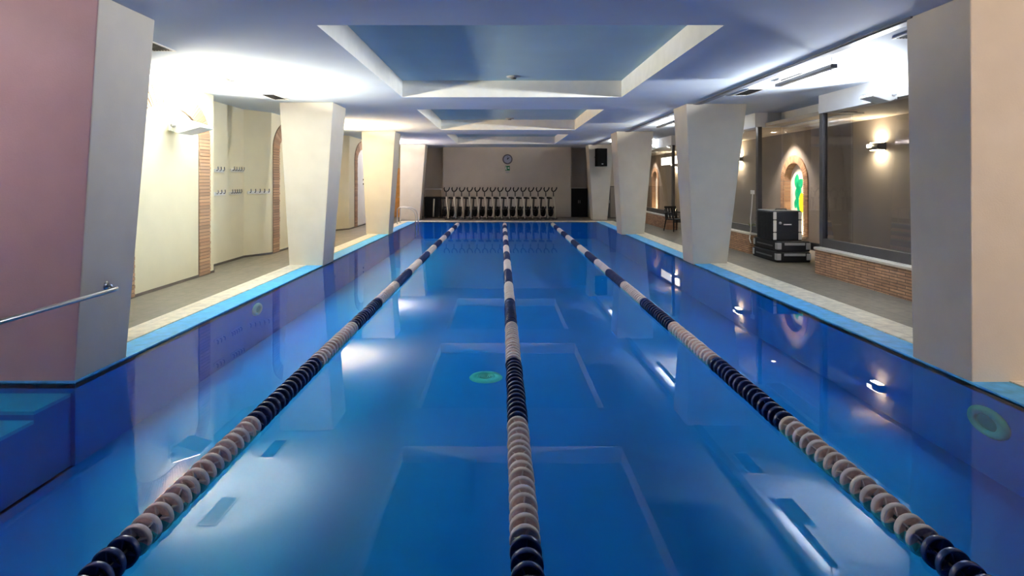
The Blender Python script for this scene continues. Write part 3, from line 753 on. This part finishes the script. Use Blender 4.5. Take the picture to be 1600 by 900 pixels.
# cable with socket on the window post, and the small plant
q = MB(); q.box(6.30, 6.36, 14.30, 14.42, 1.52, 1.62); q2 = q
t = thing('power_cable', 'white cable hanging from a socket on the window post', 'cable', (0, 0, 0))
q.build('socket', m_white, t, 0.008)
q = MB(); q.tube([(6.33, 14.36, 1.52), (6.31, 14.36, 1.2), (6.29, 14.38, 0.9), (6.29, 14.36, 0.62), (6.22, 14.25, 0.5), (6.15, 14.12, 0.42), (6.13, 14.0, 0.33)], 0.014, 8); q.build('cord', m_white, t)
t = thing('potted_plant', 'small leafy plant on the brick wall behind the flight cases', 'plant', (6.40, 14.55, 0.54))
q = MB(); q.lathe([(0, 0), (0.05, 0), (0.065, 0.09), (0.055, 0.09), (0.05, 0.08), (0, 0.08)], 'z', n=16); q.build('pot', m_dark, t)
q = MB()
for k in range(12):
    a = 2*PI*k/12+random.uniform(-.2, .2); l = random.uniform(0.10, 0.17)
    p = Vector((0, 0, 0.08)); e = Vector((l*math.cos(a)*0.7, l*math.sin(a)*0.7, 0.08+l)); s = Vector((-math.sin(a), math.cos(a), 0))*0.018; m_ = (p+e)/2+Vector((0, 0, 0.02))
    q.face([p, m_+s, e, m_-s])
q.build('foliage', m_plant, t)

# ------------------------------------------------------------------ black chair
t = thing('armchair', 'black plastic armchair beside the low brick wall, partly behind the pale grey pillar', 'chair', (6.32, 20.72, 0.028), 0.35)
q = MB(); q.box(-0.24, 0.24, -0.23, 0.23, 0.41, 0.45); q.build('seat', m_black, t, 0.015)
for k in range(4):
    xx = -0.18+k*0.12
    q = MB(); q.hexa([(xx-0.035, 0.20, 0.45), (xx+0.035, 0.20, 0.45), (xx+0.035, 0.23, 0.45), (xx-0.035, 0.23, 0.45)], [(xx-0.035, 0.29, 0.86), (xx+0.035, 0.29, 0.86), (xx+0.035, 0.32, 0.86), (xx-0.035, 0.32, 0.86)]); q.build('back_slat', m_black, t, 0.008)
q = MB(); q.box(-0.25, 0.25, 0.28, 0.33, 0.82, 0.90); q.build('back_rail', m_black, t, 0.015)
for s in (-1, 1):
    q = MB(); q.tube([(s*0.27, 0.28, 0.68), (s*0.29, 0.05, 0.67), (s*0.28, -0.22, 0.65), (s*0.27, -0.25, 0.60)], 0.024, 10); q.build('armrest', m_black, t)
    q = MB(); q.tube([(s*0.27, -0.25, 0.62), (s*0.25, -0.24, 0.42), (s*0.28, -0.28, 0.0)], [0.022, 0.024, 0.018], 10); q.build('leg', m_black, t)
    q = MB(); q.tube([(s*0.26, 0.28, 0.80), (s*0.24, 0.22, 0.42), (s*0.28, 0.30, 0.0)], [0.022, 0.024, 0.018], 10); q.build('leg', m_black, t)

# ------------------------------------------------------------------ speaker, clock, exit sign, far cabinets
t = thing('loudspeaker', 'black loudspeaker hung high in front of the farthest pillar', 'speaker', (4.52, 26.05, 2.52), 0.25)
q = MB(); q.prism([(-0.25, -0.2), (0.25, -0.2), (0.19, 0.2), (-0.19, 0.2)], 'z', 0, 0.82); q.build('cabinet', m_speaker, t, 0.015)
q = MB(); q.box(-0.22, 0.22, -0.215, -0.2, 0.05, 0.78); q.build('grille', m_speaker, t, 0.008)
q = MB(); q.box(-0.04, 0.04, -0.222, -0.215, 0.09, 0.13); q.build('badge', m_grey, t)
q = MB(); q.tube([(0, 0.2, 0.45), (0.0, 0.66, 0.45)], 0.025, 10); q.build('bracket', m_dark, t)
t = thing('wall_clock', 'round clock on the taupe far wall above the exit sign', 'clock', (0.29, 28.7, 2.95))
q = MB(); q.lathe([(0.19, -0.035), (0.245, -0.05), (0.255, -0.03), (0.255, 0)], 'y', n=36); q.build('rim', m_clockrim, t)
q = MB(); q.lathe([(0, -0.03), (0.2, -0.03)], 'y', n=36); q.build('face', m_clockface, t)
q = MB(); q.box(-0.010, 0.010, -0.038, -0.032, -0.03, 0.15); q.build('minute_hand', m_black, t)
q = MB(); q.hexa([(-0.03, -0.038, 0.02), (0.0, -0.038, -0.02), (0.0, -0.033, -0.02), (-0.03, -0.033, 0.02)], [(0.09, -0.038, 0.10), (0.10, -0.038, 0.08), (0.10, -0.033, 0.08), (0.09, -0.033, 0.10)]); q.build('hour_hand', m_black, t)
t = thing('exit_sign', 'small green exit sign on the far wall below the clock', 'sign', (0.29, 28.7, 2.38))
q = MB(); q.box(-0.12, 0.12, -0.03, 0, 0.0, 0.24); q.build('plate', m_green, t, 0.004)
q = MB(); y = -0.033
q.prism([(-0.085+0.02*math.cos(2*PI*i/10), 0.19+0.02*math.sin(2*PI*i/10)) for i in range(10)], 'y', y, y+0.003)
q.prism([(-0.10, 0.10), (-0.06, 0.10), (-0.05, 0.165), (-0.09, 0.165)], 'y', y, y+0.003)
q.prism([(-0.10, 0.10), (-0.08, 0.10), (-0.095, 0.03), (-0.115, 0.03)], 'y', y, y+0.003)
q.prism([(-0.08, 0.10), (-0.06, 0.10), (-0.03, 0.04), (-0.05, 0.03)], 'y', y, y+0.003)
q.prism([(0.0, 0.11), (0.05, 0.11), (0.05, 0.08), (0.10, 0.13), (0.05, 0.18), (0.05, 0.15), (0.0, 0.15)], 'y', y, y+0.003)
q.build('pictogram', m_white, t)
q = MB(); q.box(-0.09, 0.09, -0.04, 0, -0.12, -0.04); q.build('lamp_unit', m_grey, t, 0.006)

t = thing('equipment_trolley', 'black trolley with a pale tube and hoop handle left of the bikes', 'trolley', (-3.42, 28.2, 0.028))
q = MB(); q.box(-0.40, 0.40, -0.25, 0.25, 0.06, 1.05); q.build('body', m_black, t, 0.03)
q = MB(); q.tube([(-0.42, 0.2, 1.0), (-0.42, 0.2, 1.42), (0.42, 0.2, 1.42), (0.42, 0.2, 1.0)], 0.025, 10); q.build('hoop_handle', m_stone, t)
q = MB(); q.tube([(0.06, -0.30, 0.06), (0.10, -0.30, 0.95)], 0.04, 12); q.build('pale_tube', m_bike, t)
q = MB(); q.tube([(-0.55, -0.2, 0.02), (-0.50, -0.2, 1.0), (-0.46, -0.2, 1.5)], 0.02, 10); q.build('side_post', m_bikeframe, t)
for sx in (-1, 1):
    for sy in (-1, 1):
        q = MB(); q.lathe([(0, -0.02), (0.05, -0.02), (0.05, 0.02), (0, 0.02)], 'x', (sx*0.33, sy*0.2, 0.05), 14); q.build('wheel', m_dark, t)
t = thing('storage_cabinet', 'low black cabinet in the recess right of the bikes', 'cabinet', (3.93, 29.2, 0.028))
q = MB(); q.box(-0.42, 0.42, -0.28, 0.28, 0, 1.45); q.build('body', m_black, t, 0.01)
for s in (-1, 1):
    q = MB(); q.box(min(s*0.005, s*0.40), max(s*0.005, s*0.40), -0.30, -0.28, 0.05, 1.40); dr = q.build('door', m_black, t, 0.006)
    q = MB(); q.box(s*0.04-0.008, s*0.04+0.008, -0.325, -0.30, 0.7, 0.85); q.build('handle', m_grey, dr)
q = MB(); q.box(-0.42, 0.42, -0.3, 0.28, 1.45, 1.48); q.build('top', m_wall_end, t, 0.005)
t = thing('wardrobe', 'tall dark brown cabinet beside the farthest pillar', 'cabinet', (5.45, 27.95, 0.028))
q = MB(); q.box(-0.50, 0.50, -0.25, 0.25, 0, 1.58); q.build('body', m_skirt, t, 0.01)
for s in (-1, 0, 1):
    q = MB(); q.box(s*0.33-0.155, s*0.33+0.155, -0.27, -0.25, 0.06, 1.54); dr = q.build('door', [m_bikeframe, m_wall_dark, m_bikeframe][s+1], t, 0.006)
    q = MB(); q.box(s*0.33+0.11, s*0.33+0.125, -0.295, -0.27, 0.75, 0.9); q.build('handle', m_grey, dr)

# ------------------------------------------------------------------ aqua bikes
bike_lab = ['first', 'second', 'third', 'fourth', 'fifth', 'sixth', 'seventh', 'eighth', 'ninth', 'tenth', 'eleventh', 'twelfth', 'thirteenth', 'fourteenth', 'fifteenth']
def make_bike():
    t = thing('water_bike', '', 'exercise bike', (0, 0, 0.028), 0, 'water bikes in front of the far wall')
    q = MB(); q.tube([(-0.13, -0.42, 0.03), (0.13, -0.42, 0.03)], 0.028, 10); q.tube([(-0.13, 0.52, 0.03), (0.13, 0.52, 0.03)], 0.028, 10); q.tube([(0, -0.42, 0.05), (0, 0.52, 0.05)], 0.028, 10); q.build('base', m_bikeframe, t)
    q = MB(); q.tube([(0.03, -0.44, 0.05), (0.0, -0.40, 0.6), (-0.03, -0.34, 1.06)], 0.030, 12); q.build('front_post', m_bike, t)
    q = MB(); q.tube([(-0.03, -0.34, 1.10), (-0.03, -0.33, 1.32)], 0.026, 10); q.build('stem', m_bikeframe, t)
    q = MB(); q.tube([(-0.14, -0.42, 1.52), (-0.15, -0.38, 1.46), (-0.10, -0.33, 1.36), (-0.03, -0.31, 1.32), (0.06, -0.33, 1.36), (0.11, -0.38, 1.46), (0.10, -0.42, 1.52)], 0.027, 10); q.build('handlebar', m_black, t)
    q = MB(); q.tube([(0, 0.34, 0.08), (0, 0.22, 0.60), (0, 0.16, 0.98)], 0.045, 10); q.build('seat_post', m_bikeframe, t)
    q = MB(); q.tube([(0, -0.39, 0.62), (0, 0.0, 0.42), (0, 0.27, 0.50)], 0.045, 10); q.build('frame_tube', m_bikeframe, t)
    q = MB(); q.hexa([(-0.03, -0.10, 0.97), (0.03, -0.10, 0.97), (0.11, 0.28, 0.97), (-0.11, 0.28, 0.97)], [(-0.025, -0.12, 1.03), (0.025, -0.12, 1.03), (0.10, 0.30, 1.06), (-0.10, 0.30, 1.06)]); q.build('saddle', m_black, t, 0.02)
    q = MB(); q.lathe([(0, -0.03), (0.24, -0.03), (0.25, 0), (0.24, 0.03), (0, 0.03)], 'x', (0, 0.0, 0.36), 22); q.build('flywheel', m_black, t)
    for s in (-1, 1):
        q = MB(); q.tube([(s*0.03, 0, 0.36), (s*0.07, 0, 0.36), (s*0.075, s*0.12, 0.36-s*0.08)], 0.013, 8); cr = q.build('crank', m_bikeframe, t)
        q = MB(); q.box(min(s*0.075, s*0.15), max(s*0.075, s*0.15), s*0.12-0.05, s*0.12+0.05, 0.345-s*0.08, 0.372-s*0.08); q.build('pedal', m_black, cr, 0.005)
    return t
bx = [699+12.0*i for i in range(15)]
b0 = make_bike()
for i, px in enumerate(bx):
    o = b0 if i == 0 else copy_tree(b0)
    o.location = ((px-784)/889*26.95-0.17, 27.35, 0.028); o.rotation_euler = (0, 0, 0.42)
    o['label'] = ('water bike nearest the black trolley' if i == 0 else 'last water bike of the row, nearest the low black cabinet' if i == 14 else bike_lab[i]+' water bike of the row, counted from the black trolley')
